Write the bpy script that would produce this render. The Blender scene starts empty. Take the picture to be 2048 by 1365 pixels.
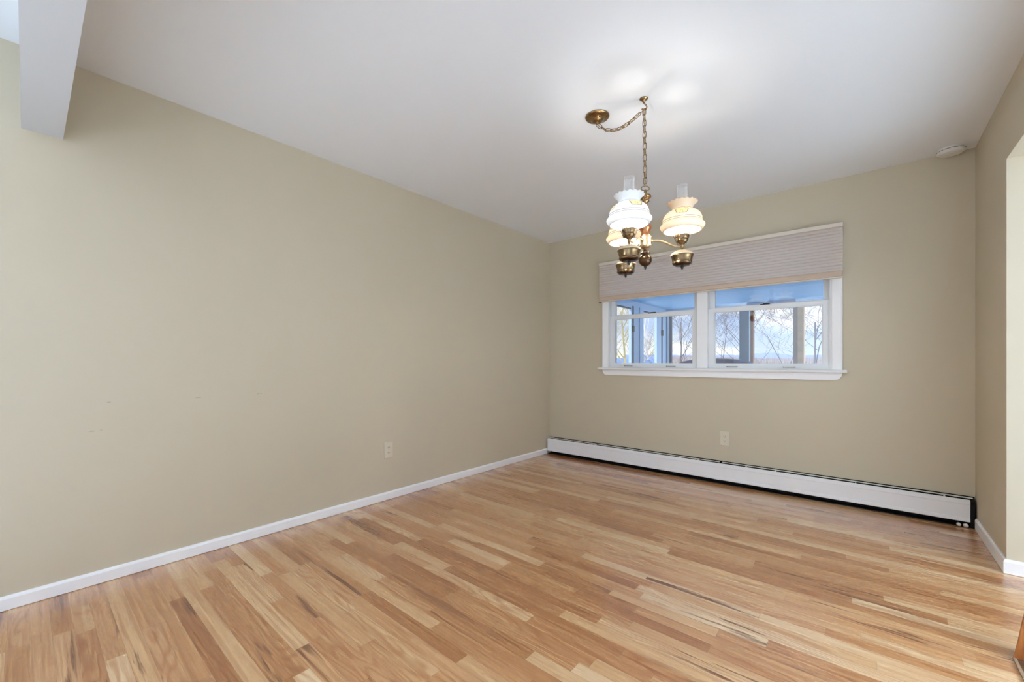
import bpy, bmesh, math, random
from mathutils import Vector, Matrix, Euler

sc = bpy.context.scene
COL = sc.collection
PI = math.pi

# ------------------------------------------------------------------ camera
FPX, YAW, HORIZON, CAMZ = 828.4531, 40.4098, 723.1291, 1.0639
cam_data = bpy.data.cameras.new('camera')
cam_data.sensor_width = 36.0
cam_data.lens = FPX / 2048 * 36.0
cam_data.shift_y = (HORIZON - 682.5) / 2048
cam_data.clip_start = 0.01
cam_data.clip_end = 3000
cam = bpy.data.objects.new('camera', cam_data)
COL.objects.link(cam)
cam.location = (0, 0, CAMZ)
cam.rotation_euler = (PI / 2, 0, math.radians(YAW))
sc.camera = cam

# ------------------------------------------------------------------ colour management
vs = sc.view_settings
vs.view_transform = 'Standard'
vs.look = 'None'
vs.exposure = 0.12
vs.gamma = 1.0
vs.use_curve_mapping = False
sc.cycles.use_denoising = True
sc.cycles.max_bounces = 10
sc.cycles.diffuse_bounces = 6
sc.cycles.transparent_max_bounces = 24
sc.cycles.sample_clamp_indirect = 6.0
sc.cycles.caustics_reflective = False
sc.cycles.caustics_refractive = False


# ------------------------------------------------------------------ node helpers
def lin(c):
    return tuple((v / 12.92 if v <= 0.04045 else ((v + 0.055) / 1.055) ** 2.4) for v in c)


def rgb(r, g, b):
    return lin((r / 255, g / 255, b / 255)) + (1.0,)


class NT:
    def __init__(s, tree):
        s.t = tree
        s.t.nodes.clear()

    def n(s, typ, **kw):
        nd = s.t.nodes.new(typ)
        for k, v in kw.items():
            setattr(nd, k, v)
        return nd

    def put(s, sock, v):
        if v is None:
            return
        if hasattr(v, 'links'):
            s.t.links.new(v, sock)
        else:
            sock.default_value = v

    def math(s, op, a, b=None, c=None, clamp=False):
        nd = s.n('ShaderNodeMath', operation=op, use_clamp=clamp)
        for i, v in enumerate((a, b, c)):
            s.put(nd.inputs[i], v)
        return nd.outputs[0]

    def xyz(s, x=0.0, y=0.0, z=0.0):
        nd = s.n('ShaderNodeCombineXYZ')
        for i, v in enumerate((x, y, z)):
            s.put(nd.inputs[i], v)
        return nd.outputs[0]

    def sep(s, v):
        nd = s.n('ShaderNodeSeparateXYZ')
        s.put(nd.inputs[0], v)
        return nd.outputs

    def noise(s, vec, scale, detail=2.0, rough=0.5, dist=0.0):
        nd = s.n('ShaderNodeTexNoise')
        s.put(nd.inputs['Vector'], vec)
        s.put(nd.inputs['Scale'], scale)
        s.put(nd.inputs['Detail'], detail)
        s.put(nd.inputs['Roughness'], rough)
        s.put(nd.inputs['Distortion'], dist)
        return nd.outputs['Fac']

    def white(s, vec):
        nd = s.n('ShaderNodeTexWhiteNoise', noise_dimensions='3D')
        s.put(nd.inputs['Vector'], vec)
        return nd.outputs['Value']

    def ramp(s, fac, stops, interp='LINEAR'):
        nd = s.n('ShaderNodeValToRGB')
        cr = nd.color_ramp
        cr.interpolation = interp
        while len(cr.elements) < len(stops):
            cr.elements.new(0.5)
        for e, (p, c) in zip(cr.elements, stops):
            e.position = p
            e.color = c if len(c) == 4 else tuple(c) + (1.0,)
        s.put(nd.inputs[0], fac)
        return nd.outputs[0]

    def mix(s, fac, a, b, blend='MIX'):
        nd = s.n('ShaderNodeMix', data_type='RGBA', blend_type=blend)
        s.put(nd.inputs[0], fac)
        s.put(nd.inputs[6], a)
        s.put(nd.inputs[7], b)
        return nd.outputs[2]

    def maprange(s, v, a, b, c=0.0, d=1.0, smooth=False):
        nd = s.n('ShaderNodeMapRange', interpolation_type='SMOOTHSTEP' if smooth else 'LINEAR')
        for i, x in enumerate((v, a, b, c, d)):
            s.put(nd.inputs[i], x)
        return nd.outputs[0]

    def bump(s, h, strength=0.2, dist=0.01):
        nd = s.n('ShaderNodeBump')
        s.put(nd.inputs['Strength'], strength)
        s.put(nd.inputs['Distance'], dist)
        s.put(nd.inputs['Height'], h)
        return nd.outputs[0]

    def principled(s, base, rough=0.5, metal=0.0, spec=0.5, normal=None, coat=0.0, coat_rough=0.03):
        nd = s.n('ShaderNodeBsdfPrincipled')
        s.put(nd.inputs['Base Color'], base)
        s.put(nd.inputs['Roughness'], rough)
        s.put(nd.inputs['Metallic'], metal)
        s.put(nd.inputs['Specular IOR Level'], spec)
        s.put(nd.inputs['Coat Weight'], coat)
        s.put(nd.inputs['Coat Roughness'], coat_rough)
        s.put(nd.inputs['Coat IOR'], 1.6)
        if normal is not None:
            s.put(nd.inputs['Normal'], normal)
        return nd.outputs[0]

    def out(s, shader):
        o = s.n('ShaderNodeOutputMaterial')
        s.put(o.inputs[0], shader)


def new_mat(name):
    m = bpy.data.materials.new(name)
    m.use_nodes = True
    return m, NT(m.node_tree)


def simple(name, col, rough=0.5, metal=0.0, spec=0.5, var=0.06, scale=9.0, bump=0.0, coat=0.0):
    m, t = new_mat(name)
    obj = t.n('ShaderNodeTexCoord').outputs['Object']
    nz = t.noise(obj, scale, 3.0)
    f = t.maprange(nz, 0.3, 0.7, 1.0 - var, 1.0 + var)
    nd = t.n('ShaderNodeVectorMath', operation='SCALE')
    nd.inputs[0].default_value = col[:3]
    t.put(nd.inputs['Scale'], f)
    nrm = t.bump(t.noise(obj, scale * 30, 2.0), bump, 0.002) if bump else None
    t.out(t.principled(nd.outputs[0], rough, metal, spec, nrm, coat))
    return m


# ------------------------------------------------------------------ world: pale blue sky with white cloud banks
world = bpy.data.worlds.new('sky')
sc.world = world
world.use_nodes = True
wt = NT(world.node_tree)
d = wt.n('ShaderNodeTexCoord').outputs['Generated']
dx, dy, dz = wt.sep(d)
base = wt.ramp(wt.maprange(dz, -0.05, 0.6), [(0.0, rgb(226, 236, 252)), (0.25, rgb(176, 204, 250)), (1.0, rgb(110, 160, 235))])
cl = wt.noise(wt.xyz(wt.math('MULTIPLY', dx, 2.0), wt.math('MULTIPLY', dy, 2.0), wt.math('MULTIPLY', dz, 11.0)), 1.6, 5.0, 0.55, 0.4)
cm = wt.maprange(cl, 0.42, 0.55, 0.0, 1.0, True)
skycol = wt.mix(cm, base, rgb(250, 252, 255))
bg = wt.n('ShaderNodeBackground')
wt.put(bg.inputs[0], skycol)
wt.put(bg.inputs[1], wt.maprange(dz, 0.12, 0.6, 1.1, 3.6, True))
wo = wt.n('ShaderNodeOutputWorld')
wt.put(wo.inputs[0], bg.outputs[0])


# ------------------------------------------------------------------ lights: sun outdoors, daylight in the openings of the neighbouring rooms, one added side fill
def area(name, loc, rot, sx, sy, power, col):
    l = bpy.data.lights.new(name, 'AREA')
    l.shape = 'RECTANGLE'
    l.size, l.size_y = sx, sy
    l.energy = power
    l.color = col
    o = bpy.data.objects.new(name, l)
    COL.objects.link(o)
    o.location = loc
    o.rotation_euler = rot
    return o


sun_d = bpy.data.lights.new('sun', 'SUN')
sun_d.energy = 2.2
sun_d.angle = 0.01
sun_d.color = (1.0, 0.93, 0.82)
sun = bpy.data.objects.new('sun', sun_d)
COL.objects.link(sun)
sun.rotation_euler = Vector((0.55, 0.75, -0.55)).to_track_quat('-Z', 'Y').to_euler()

# daylight through the kitchen's glass door (right) and the living room's picture windows (behind)
DN = math.radians(52)               # lamps aimed down so the floors, kept pale, bounce fill light up
for o_ in (area('daylight_kitchen', (4.22, 1.45, 1.1), (PI / 2 - DN, 0, PI / 2), 1.8, 2.0, 325, (0.72, 0.87, 1.0)),
           area('daylight_living', (1.9, -4.72, 1.3), (PI / 2 - DN, 0, 0), 3.2, 1.7, 170, (0.72, 0.87, 1.0))):
    o_.data.spread = math.radians(80)
area('fill_side', (-2.9, -2.4, 1.28), (PI / 2 + 0.3, 0, -PI / 2), 1.3, 1.55, 82, (0.72, 0.87, 1.0))  # added fill lamp in an invented side opening of the living room


# ------------------------------------------------------------------ mesh helpers
def bx(bm, x0, x1, y0, y1, z0, z1):
    v = [bm.verts.new(p) for p in ((x0, y0, z0), (x1, y0, z0), (x1, y1, z0), (x0, y1, z0),
                                   (x0, y0, z1), (x1, y0, z1), (x1, y1, z1), (x0, y1, z1))]
    for f in ((0, 3, 2, 1), (4, 5, 6, 7), (0, 1, 5, 4), (1, 2, 6, 5), (2, 3, 7, 6), (3, 0, 4, 7)):
        bm.faces.new([v[i] for i in f])
    return v


def lathe(bm, prof, seg=32, c=(0, 0, 0), mod=None, cap0=False, cap1=False):
    rings = []
    for k, (r, z) in enumerate(prof):
        ring = []
        for i in range(seg):
            a = 2 * PI * i / seg
            rr, zz = (r, z) if mod is None else mod(k, a, r, z)
            ring.append(bm.verts.new((c[0] + rr * math.cos(a), c[1] + rr * math.sin(a), c[2] + zz)))
        rings.append(ring)
    for k in range(len(rings) - 1):
        for i in range(seg):
            j = (i + 1) % seg
            bm.faces.new((rings[k][i], rings[k][j], rings[k + 1][j], rings[k + 1][i]))
    if cap0:
        bm.faces.new(rings[0][::-1])
    if cap1:
        bm.faces.new(rings[-1])


def tube(bm, pts, rad, seg=8, closed=False, caps=True):
    pts = [Vector(p) for p in pts]
    n = len(pts)
    rads = rad if isinstance(rad, (list, tuple)) else [rad] * n
    rings = []
    prev = None
    for i, p in enumerate(pts):
        if closed:
            t = pts[(i + 1) % n] - pts[i - 1]
        else:
            t = pts[min(i + 1, n - 1)] - pts[max(i - 1, 0)]
        t.normalize()
        if prev is None:
            u = t.orthogonal().normalized()
        else:
            u = prev - t * prev.dot(t)
            if u.length < 1e-6:
                u = t.orthogonal()
            u.normalize()
        prev = u
        w = t.cross(u)
        rings.append([bm.verts.new(p + (u * math.cos(2 * PI * k / seg) + w * math.sin(2 * PI * k / seg)) * rads[i]) for k in range(seg)])
    m = n if closed else n - 1
    for i in range(m):
        A, B = rings[i], rings[(i + 1) % n]
        for k in range(seg):
            j = (k + 1) % seg
            bm.faces.new((A[k], A[j], B[j], B[k]))
    if caps and not closed:
        bm.faces.new(rings[0][::-1])
        bm.faces.new(rings[-1])


def prism_x(bm, prof, x0, x1):
    """extrude a closed (y, z) outline along x"""
    a = [bm.verts.new((x0, y, z)) for y, z in prof]
    b = [bm.verts.new((x1, y, z)) for y, z in prof]
    n = len(prof)
    for i in range(n):
        j = (i + 1) % n
        bm.faces.new((a[i], a[j], b[j], b[i]))
    bm.faces.new(a[::-1])
    bm.faces.new(b)


def prism_y(bm, prof, y0, y1):
    a = [bm.verts.new((x, y0, z)) for x, z in prof]
    b = [bm.verts.new((x, y1, z)) for x, z in prof]
    n = len(prof)
    for i in range(n):
        j = (i + 1) % n
        bm.faces.new((a[i], a[j], b[j], b[i]))
    bm.faces.new(a[::-1])
    bm.faces.new(b)


def obj(name, bm, m, parent=None, smooth=False, bevel=0.0, loc=None):
    bmesh.ops.recalc_face_normals(bm, faces=bm.faces)
    me = bpy.data.meshes.new(name)
    bm.to_mesh(me)
    bm.free()
    if smooth:
        for p in me.polygons:
            p.use_smooth = True
    me.materials.append(m)
    o = bpy.data.objects.new(name, me)
    COL.objects.link(o)
    if loc is not None:
        o.location = loc
    if bevel:
        b = o.modifiers.new('bevel', 'BEVEL')
        b.width = bevel
        b.segments = 2
        b.limit_method = 'ANGLE'
    if parent is not None:
        o.parent = parent
    return o


def boxes(name, m, *bs, parent=None, bevel=0.0):
    bm = bmesh.new()
    for b in bs:
        bx(bm, *b)
    return obj(name, bm, m, parent, bevel=bevel)


def struct(o, label=None):
    o['kind'] = 'structure'
    if label:
        o['label'] = label
    return o


def tag(o, label, cat, group=None):
    o['label'] = label
    o['category'] = cat
    if group:
        o['group'] = group
    return o


def thing(name, label, cat, loc=(0, 0, 0), rz=0.0, group=None):
    o = bpy.data.objects.new(name, None)
    o.empty_display_size = 0.1
    COL.objects.link(o)
    o.location = loc
    o.rotation_euler = (0, 0, rz)
    return tag(o, label, cat, group)


def B():
    return bmesh.new()


# ------------------------------------------------------------------ room dimensions
XL, XR, YB, HC = -2.796, 0.542, 3.962, 2.44
WT = 0.15                         # wall thickness at the window
XK, YF = 4.3, -4.8                # far ends of the neighbouring rooms
JY, JZ = 3.191, 2.08              # opening in the right wall: edge and head


# ------------------------------------------------------------------ materials of the room
def mat_wall(name, scuffs=False):
    m, t = new_mat(name)
    pos = t.n('ShaderNodeNewGeometry').outputs['Position']
    nz = t.noise(pos, 0.9, 2.0)
    col = t.mix(t.maprange(nz, 0.35, 0.65), WALL_A, WALL_B)
    if scuffs:
        px, py, pz = t.sep(pos)
        for (y, z, ry, rz, k) in ((0.914, 0.867, 0.006, 0.0035, 0.55), (0.928, 0.867, 0.005, 0.003, 0.5),
                                  (0.618, 0.863, 0.016, 0.003, 0.22), (0.263, 0.865, 0.008, 0.003, 0.25),
                                  (0.205, 0.731, 0.012, 0.004, 0.2), (0.236, 0.733, 0.006, 0.004, 0.15)):
            a = t.math('DIVIDE', t.math('SUBTRACT', py, y), ry)
            b = t.math('DIVIDE', t.math('SUBTRACT', pz, z), rz)
            r = t.math('ADD', t.math('MULTIPLY', a, a), t.math('MULTIPLY', b, b))
            f = t.math('MULTIPLY', t.maprange(r, 0.4, 1.3, 1.0, 0.0), k)
            col = t.mix(f, col, rgb(70, 62, 52))
    h = t.noise(pos, 1.3, 3.0, 0.55)
    fine = t.noise(pos, 160, 2.0)
    hh = t.math('ADD', t.math('MULTIPLY', h, 1.0), t.math('MULTIPLY', fine, 0.012))
    t.out(t.principled(col, 0.62, 0.0, 0.3, t.bump(hh, 0.25, 0.02)))
    return m


WALL_A, WALL_B = rgb(203, 191, 167), rgb(205, 193, 170)
M_WALL = mat_wall('beige_wall_paint')
M_WALL_SCUFF = mat_wall('beige_wall_paint_scuffed', True)
M_CEIL = simple('white_ceiling_paint', rgb(243, 246, 250), 0.5, 0, 0.3, 0.01, 1.0, 0.0)
M_BEAM = simple('shaded_white_beam_paint', rgb(208, 209, 212), 0.5, 0, 0.3, 0.01, 1.0, 0.0)  # ceiling white made greyer: the beam's shade is put into the colour
M_TRIM = simple('white_trim_paint', rgb(249, 249, 250), 0.32, 0, 0.5, 0.01)
M_SASH = simple('white_sash_vinyl', rgb(238, 240, 242), 0.35, 0, 0.5, 0.01)


def mat_floor():
    m, t = new_mat('oak_strip_floor')
    pos = t.n('ShaderNodeNewGeometry').outputs['Position']
    x, y, z = t.sep(pos)
    W = 0.0572
    v = t.math('DIVIDE', t.math('ADD', y, 10.0), W)
    row = t.math('FLOOR', v)
    fv = t.math('SUBTRACT', v, row)
    r1 = t.white(t.xyz(row, 3.1, 0.0))
    r2 = t.white(t.xyz(row, 7.7, 0.0))
    L = t.math('ADD', 0.42, t.math('MULTIPLY', r1, 0.55))
    u0 = t.math('ADD', t.math('DIVIDE', t.math('ADD', x, 20.0), L), t.math('MULTIPLY', r2, 9.0))
    nd = t.n('ShaderNodeTexNoise', noise_dimensions='2D')
    t.put(nd.inputs['Vector'], t.xyz(t.math('MULTIPLY', u0, 0.45), t.math('MULTIPLY', row, 13.7), 0.0))
    nd.inputs['Scale'].default_value = 1.0
    nd.inputs['Detail'].default_value = 0.0
    u = t.math('ADD', u0, t.math('MULTIPLY', nd.outputs['Fac'], 1.3))
    ub = t.math('FLOOR', u)
    fu = t.math('SUBTRACT', u, ub)
    idr = t.white(t.xyz(ub, row, 1.0))
    idr2 = t.white(t.xyz(ub, row, 5.0))
    idr3 = t.white(t.xyz(ub, row, 9.0))
    tone = t.ramp(idr, [(0.0, rgb(174, 118, 70)), (0.14, rgb(190, 136, 87)), (0.34, rgb(203, 153, 103)),
                        (0.54, rgb(209, 161, 114)), (0.72, rgb(217, 175, 126)), (0.88, rgb(226, 189, 143)), (1.0, rgb(234, 203, 161))])
    # grain: long fibres, cathedral bands, fine pores
    off = t.math('MULTIPLY', idr2, 37.0)
    g1 = t.noise(t.xyz(t.math('ADD', t.math('MULTIPLY', x, 2.2), off), t.math('MULTIPLY', y, 85.0), off), 1.0, 4.0, 0.6, 0.3)
    warp = t.noise(t.xyz(t.math('ADD', t.math('MULTIPLY', x, 1.6), off), t.math('MULTIPLY', y, 9.0), off), 1.0, 2.0, 0.5)
    bands = t.math('SINE', t.math('MULTIPLY', t.math('ADD', t.math('MULTIPLY', fv, t.math('ADD', 0.25, t.math('MULTIPLY', idr3, 0.9))), t.math('MULTIPLY', warp, 2.6)), 26.0))
    bands = t.math('POWER', t.maprange(bands, -1.0, 1.0), 2.2)
    bandamt = t.math('MULTIPLY', t.maprange(idr2, 0.3, 0.8), 0.62)
    pores = t.noise(t.xyz(t.math('MULTIPLY', x, 16.0), t.math('MULTIPLY', y, 620.0), off), 1.0, 2.0, 0.6)
    dark = t.mix(1.0, tone, rgb(196, 152, 120), 'MULTIPLY')
    col = t.mix(t.math('MULTIPLY', t.maprange(g1, 0.40, 0.70), 0.7), tone, dark)
    col = t.mix(t.math('MULTIPLY', bands, bandamt), col, dark)
    col = t.mix(t.math('MULTIPLY', t.maprange(pores, 0.52, 0.75), 0.3), col, dark)
    # mineral streaks and small knots
    st = t.noise(t.xyz(t.math('ADD', t.math('MULTIPLY', x, 1.4), off), t.math('MULTIPLY', y, 24.0), t.math('MULTIPLY', off, 1.3)), 1.0, 3.0, 0.6, 0.8)
    stf = t.math('MULTIPLY', t.maprange(st, 0.59, 0.66), t.maprange(idr3, 0.4, 0.7, 0.0, 0.92))
    col = t.mix(stf, col, rgb(112, 62, 34))
    # joints
    ev = t.math('MINIMUM', fv, t.math('SUBTRACT', 1.0, fv))
    gv = t.maprange(ev, 0.006, 0.018, 0.38, 0.0)
    eu = t.math('MULTIPLY', t.math('MINIMUM', fu, t.math('SUBTRACT', 1.0, fu)), L)
    gu = t.maprange(eu, 0.0006, 0.0014, 0.3, 0.0)
    gap = t.math('MAXIMUM', gv, gu)
    col = t.mix(gap, col, rgb(96, 58, 36))
    h = t.math('SUBTRACT', t.math('MULTIPLY', g1, 0.15), gap)
    t.out(t.principled(col, t.maprange(g1, 0.3, 0.7, 0.24, 0.32), 0.0, 0.6, t.bump(h, 0.12, 0.001), 0.8, 0.24))
    return m


M_FLOOR = mat_floor()
M_CARPET = simple('pale_grey_carpet', rgb(226, 227, 230), 0.9, 0, 0.1, 0.04)
M_TILE = simple('white_kitchen_tile', rgb(226, 228, 230), 0.4, 0, 0.4, 0.03)
M_WHITEW = simple('white_wall_paint', rgb(232, 233, 235), 0.6, 0, 0.3, 0.01)

# ------------------------------------------------------------------ the setting
struct(boxes('floor', M_FLOOR, (XL - 0.2, XR + 0.13, -0.35, YB + 0.05, -0.12, 0.0)))
struct(boxes('floor_living', M_CARPET, (XL - 0.2, XK + 0.2, YF - 0.2, -0.35, -0.12, 0.0)))
struct(boxes('floor_kitchen', M_TILE, (XR + 0.13, XK + 0.2, -0.35, YB + 0.05, -0.12, 0.0)))
struct(boxes('ceiling', M_CEIL, (XL - 0.2, XK + 0.2, YF - 0.2, YB + WT, HC, HC + 0.12)))
# window opening in the far wall
WX0, WX1, WZ0, WZ1 = -2.045, -0.19, 0.992, 2.02
struct(boxes('wall_left', M_WALL_SCUFF, (XL - 0.15, XL, -1.75, YB + WT, 0, HC), (XL - 0.15, XL, YF, -3.05, 0, HC),
             (XL - 0.15, XL, -3.05, -1.75, 0, 0.5), (XL - 0.15, XL, -3.05, -1.75, 2.05, HC)))  # unseen side opening added for the fill lamp
struct(boxes('wall_back', M_WALL, (XL, WX0, YB, YB + WT, 0, HC), (WX1, XK + 0.15, YB, YB + WT, 0, HC),
             (WX0, WX1, YB, YB + WT, 0, WZ0), (WX0, WX1, YB, YB + WT, WZ1, HC)))
# right wall: short length, wide cased-off opening, then wall again behind the viewpoint
struct(boxes('wall_right', M_WALL, (XR, XR + 0.13, JY, YB, 0, HC), (XR, XR + 0.13, 0.7, JY, JZ, HC),
             (XR, XR + 0.13, -0.013, 0.7, 0, HC)))
struct(boxes('wall_kitchen', M_WHITEW, (XK, XK + 0.15, YF, 0.5, 0, HC), (XK, XK + 0.15, 2.4, YB, 0, HC),
             (XK, XK + 0.15, 0.5, 2.4, 2.12, HC)))
struct(boxes('wall_front', M_WHITEW, (XL, 0.25, YF - 0.15, YF, 0, HC), (3.55, XK + 0.15, YF - 0.15, YF, 0, HC),
             (0.25, 3.55, YF - 0.15, YF, 0, 0.4), (0.25, 3.55, YF - 0.15, YF, 2.18, HC)))
# beam across the ceiling between the two rooms
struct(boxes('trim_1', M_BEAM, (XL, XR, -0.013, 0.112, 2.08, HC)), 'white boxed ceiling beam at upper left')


def base_prof(h=0.068, th=0.012):
    return [(0, 0.002), (th, 0.002), (th, h - 0.012), (th - 0.003, h - 0.004), (th - 0.007, h), (0, h)]


def baseboard(name, p0, p1, inward, h=0.061):
    """p0, p1: (x, y) along the wall, inward: unit normal into the room"""
    bm = B()
    A, Bv = [], []
    for o, z in base_prof(h):
        A.append(bm.verts.new((p0[0] + inward[0] * o, p0[1] + inward[1] * o, z)))
        Bv.append(bm.verts.new((p1[0] + inward[0] * o, p1[1] + inward[1] * o, z)))
    n = len(A)
    for i in range(n):
        j = (i + 1) % n
        bm.faces.new((A[i], A[j], Bv[j], Bv[i]))
    bm.faces.new(A[::-1])
    bm.faces.new(Bv)
    return struct(obj(name, bm, M_TRIM))


baseboard('baseboard_left', (XL, YF), (XL, YB - 0.066), (1, 0))
# right baseboard with the mitred return round the jamb
bm = B()
rows = []
for o, z in base_prof(0.072):
    rows.append([bm.verts.new((XR - o, YB - 0.075, z)), bm.verts.new((XR - o, JY - o, z)), bm.verts.new((XR + 0.13, JY - o, z))])
n = len(rows)
for i in range(n):
    j = (i + 1) % n
    for k in (0, 1):
        bm.faces.new((rows[i][k], rows[i][k + 1], rows[j][k + 1], rows[j][k]))
bm.faces.new([r[0] for r in rows])
bm.faces.new([r[2] for r in rows][::-1])
struct(obj('baseboard_right', bm, M_TRIM))

# ------------------------------------------------------------------ window_1: a pair of double-hung sashes
def mat_glass():
    m, t = new_mat('window_glass')
    fr = t.n('ShaderNodeFresnel')
    fr.inputs[0].default_value = 1.5
    gl = t.n('ShaderNodeBsdfGlossy')
    gl.inputs['Color'].default_value = (1, 1, 1, 1)
    gl.inputs['Roughness'].default_value = 0.0
    tr = t.n('ShaderNodeBsdfTransparent')
    tr.inputs[0].default_value = (0.97, 0.985, 1.0, 1)
    mx = t.n('ShaderNodeMixShader')
    t.put(mx.inputs[0], t.math('MULTIPLY', fr.outputs[0], 2.3, clamp=True))
    t.put(mx.inputs[1], tr.outputs[0])
    t.put(mx.inputs[2], gl.outputs[0])
    t.out(mx.outputs[0])
    return m


M_GLASS = mat_glass()
M_GREYM = simple('grey_sash_hardware', rgb(150, 148, 146), 0.4, 0.3, 0.5, 0.03)
M_DARKM = simple('dark_sash_lock', rgb(70, 66, 62), 0.4, 0.6, 0.5, 0.03)

win = bpy.data.objects.new('window_1', None)
COL.objects.link(win)
win.location = (-1.12, YB, WZ0)
struct(win, 'white double window with two pairs of sashes half covered by a blind')
WL = Vector((1.12, -YB, -WZ0))      # parts below are written in room coordinates


def wpart(name, bm, m, parent=None, bevel=0.0, smooth=False):
    o = obj(name, bm, m, None, smooth, bevel)
    if parent is None:
        o.data.transform(Matrix.Translation(WL))
    else:
        o.data.transform(Matrix.Translation(WL))
    o.parent = parent if parent is not None else win
    return o


def wbox(name, m, *bs, parent=None, bevel=0.0):
    bm = B()
    for b in bs:
        bx(bm, *b)
    return wpart(name, bm, m, parent, bevel)


YC = YB - 0.018                     # casing face
# side casings with a rounded back band
for (a, b, side) in ((-2.112, WX0, -1), (WX1, -0.124, 1)):
    bm = B()
    w = b - a
    if side > 0:
        pr = [(a, YB), (a, YC + 0.006), (a + 0.006, YC + 0.004), (a + 0.45 * w, YC), (b - 0.012, YC - 0.004), (b - 0.004, YC - 0.001), (b, YC + 0.006), (b, YB)]
    else:
        pr = [(a, YB), (a, YC + 0.006), (a + 0.004, YC - 0.001), (a + 0.012, YC - 0.004), (b - 0.45 * w, YC), (b - 0.006, YC + 0.004), (b, YC + 0.006), (b, YB)]
    lo = [bm.verts.new((x, y, 1.0)) for x, y in pr]
    hi = [bm.verts.new((x, y, 2.075)) for x, y in pr]
    for i in range(len(pr)):
        j = (i + 1) % len(pr)
        bm.faces.new((lo[i], lo[j], hi[j], hi[i]))
    bm.faces.new(lo[::-1])
    bm.faces.new(hi)
    wpart('casing', bm, M_TRIM)
wbox('head_casing', M_TRIM, (-2.112, -0.124, YC, YB, WZ1 - 0.005, 2.075))
wbox('mullion', M_TRIM, (-1.160, -1.068, YC + 0.003, YB + 0.13, 1.0, WZ1), bevel=0.004)
# jamb liners and sill inside the wall thickness
wbox('jamb', M_SASH, (WX0, WX0 + 0.012, YB - 0.002, YB + WT + 0.02, 1.0, WZ1))
wbox('jamb', M_SASH, (WX1 - 0.012, WX1, YB - 0.002, YB + WT + 0.02, 1.0, WZ1))
wbox('head_jamb', M_SASH, (WX0, WX1, YB, YB + WT + 0.02, WZ1 - 0.012, WZ1))
wbox('sill', M_SASH, (WX0, WX1, YB + 0.01, YB + WT + 0.05, WZ0 - 0.0, 1.006))
# stool with rounded nose and apron with curved ends
bm = B()
prism_x(bm, [(YB + 0.02, 0.977), (YB - 0.05, 0.977), (YB - 0.056, 0.982), (YB - 0.057, 0.989), (YB - 0.053, 0.996), (YB - 0.046, 1.0), (YB + 0.02, 1.0)], -2.140, -0.098)
wpart('stool', bm, M_TRIM)
bm = B()
ap0, ap1, az0, az1 = -2.105, -0.128, 0.921, 0.977
pr = [(ap0, az1)]
for k in range(7):
    a = k / 6 * PI / 2
    pr.append((ap0 + 0.045 * (1 - math.cos(a)), az0 + 0.052 * (1 - math.sin(a))))
for k in range(7):
    a = (6 - k) / 6 * PI / 2
    pr.append((ap1 - 0.045 * (1 - math.cos(a)), az0 + 0.052 * (1 - math.sin(a))))
pr.append((ap1, az1))
prism_y(bm, pr, YB - 0.018, YB)
wpart('apron', bm, M_TRIM)


def sash(x0, x1, z0, z1, y, stile, bot, top, th=0.032):
    bm = B()
    bx(bm, x0, x0 + stile, y, y + th, z0, z1)
    bx(bm, x1 - stile, x1, y, y + th, z0, z1)
    bx(bm, x0 + stile, x1 - stile, y, y + th, z0, z0 + bot)
    bx(bm, x0 + stile, x1 - stile, y, y + th, z1 - top, z1)
    # glazing beads
    g = 0.007
    xa, xb, za, zb = x0 + stile, x1 - stile, z0 + bot, z1 - top
    for q in ((xa, xa + g, za, zb), (xb - g, xb, za, zb), (xa + g, xb - g, za, za + g), (xa + g, xb - g, zb - g, zb)):
        bx(bm, q[0], q[1], y + 0.006, y + th - 0.006, q[2], q[3])
    s = wpart('sash', bm, M_SASH)
    wbox('pane', M_GLASS, (xa - 0.003, xb + 0.003, y + 0.012, y + 0.018, za - 0.003, zb + 0.003), parent=s)
    return s


for (xa, xb) in ((WX0 + 0.012, -1.160), (-1.068, WX1 - 0.012)):
    low = sash(xa, xb, 1.006, 1.534, YB + 0.020, 0.044, 0.034, 0.032)
    up = sash(xa, xb, 1.506, WZ1 - 0.012, YB + 0.056, 0.036, 0.032, 0.03)
    # lifts along the bottom rail, a lock on the meeting rail
    for fx in ((0.23, 0.72) if xa < -1.5 else (0.22, 0.70)):
        cx = xa + (xb - xa) * fx
        bm = B()
        bx(bm, cx - 0.042, cx + 0.042, YB + 0.009, YB + 0.0205, 1.0145, 1.019)
        bx(bm, cx - 0.042, cx - 0.038, YB + 0.009, YB + 0.0205, 1.012, 1.0215)
        bx(bm, cx + 0.038, cx + 0.042, YB + 0.009, YB + 0.0205, 1.012, 1.0215)
        wpart('sash_lift', bm, M_GREYM, parent=low, bevel=0.001)
    cx = (xa + xb) / 2 + 0.0
    bm = B()
    bx(bm, cx - 0.034, cx + 0.034, YB + 0.024, YB + 0.05, 1.534, 1.542)
    bx(bm, cx - 0.012, cx + 0.040, YB + 0.03, YB + 0.042, 1.542, 1.549)
    wpart('sash_lock', bm, M_DARKM, parent=low, bevel=0.002)

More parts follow.
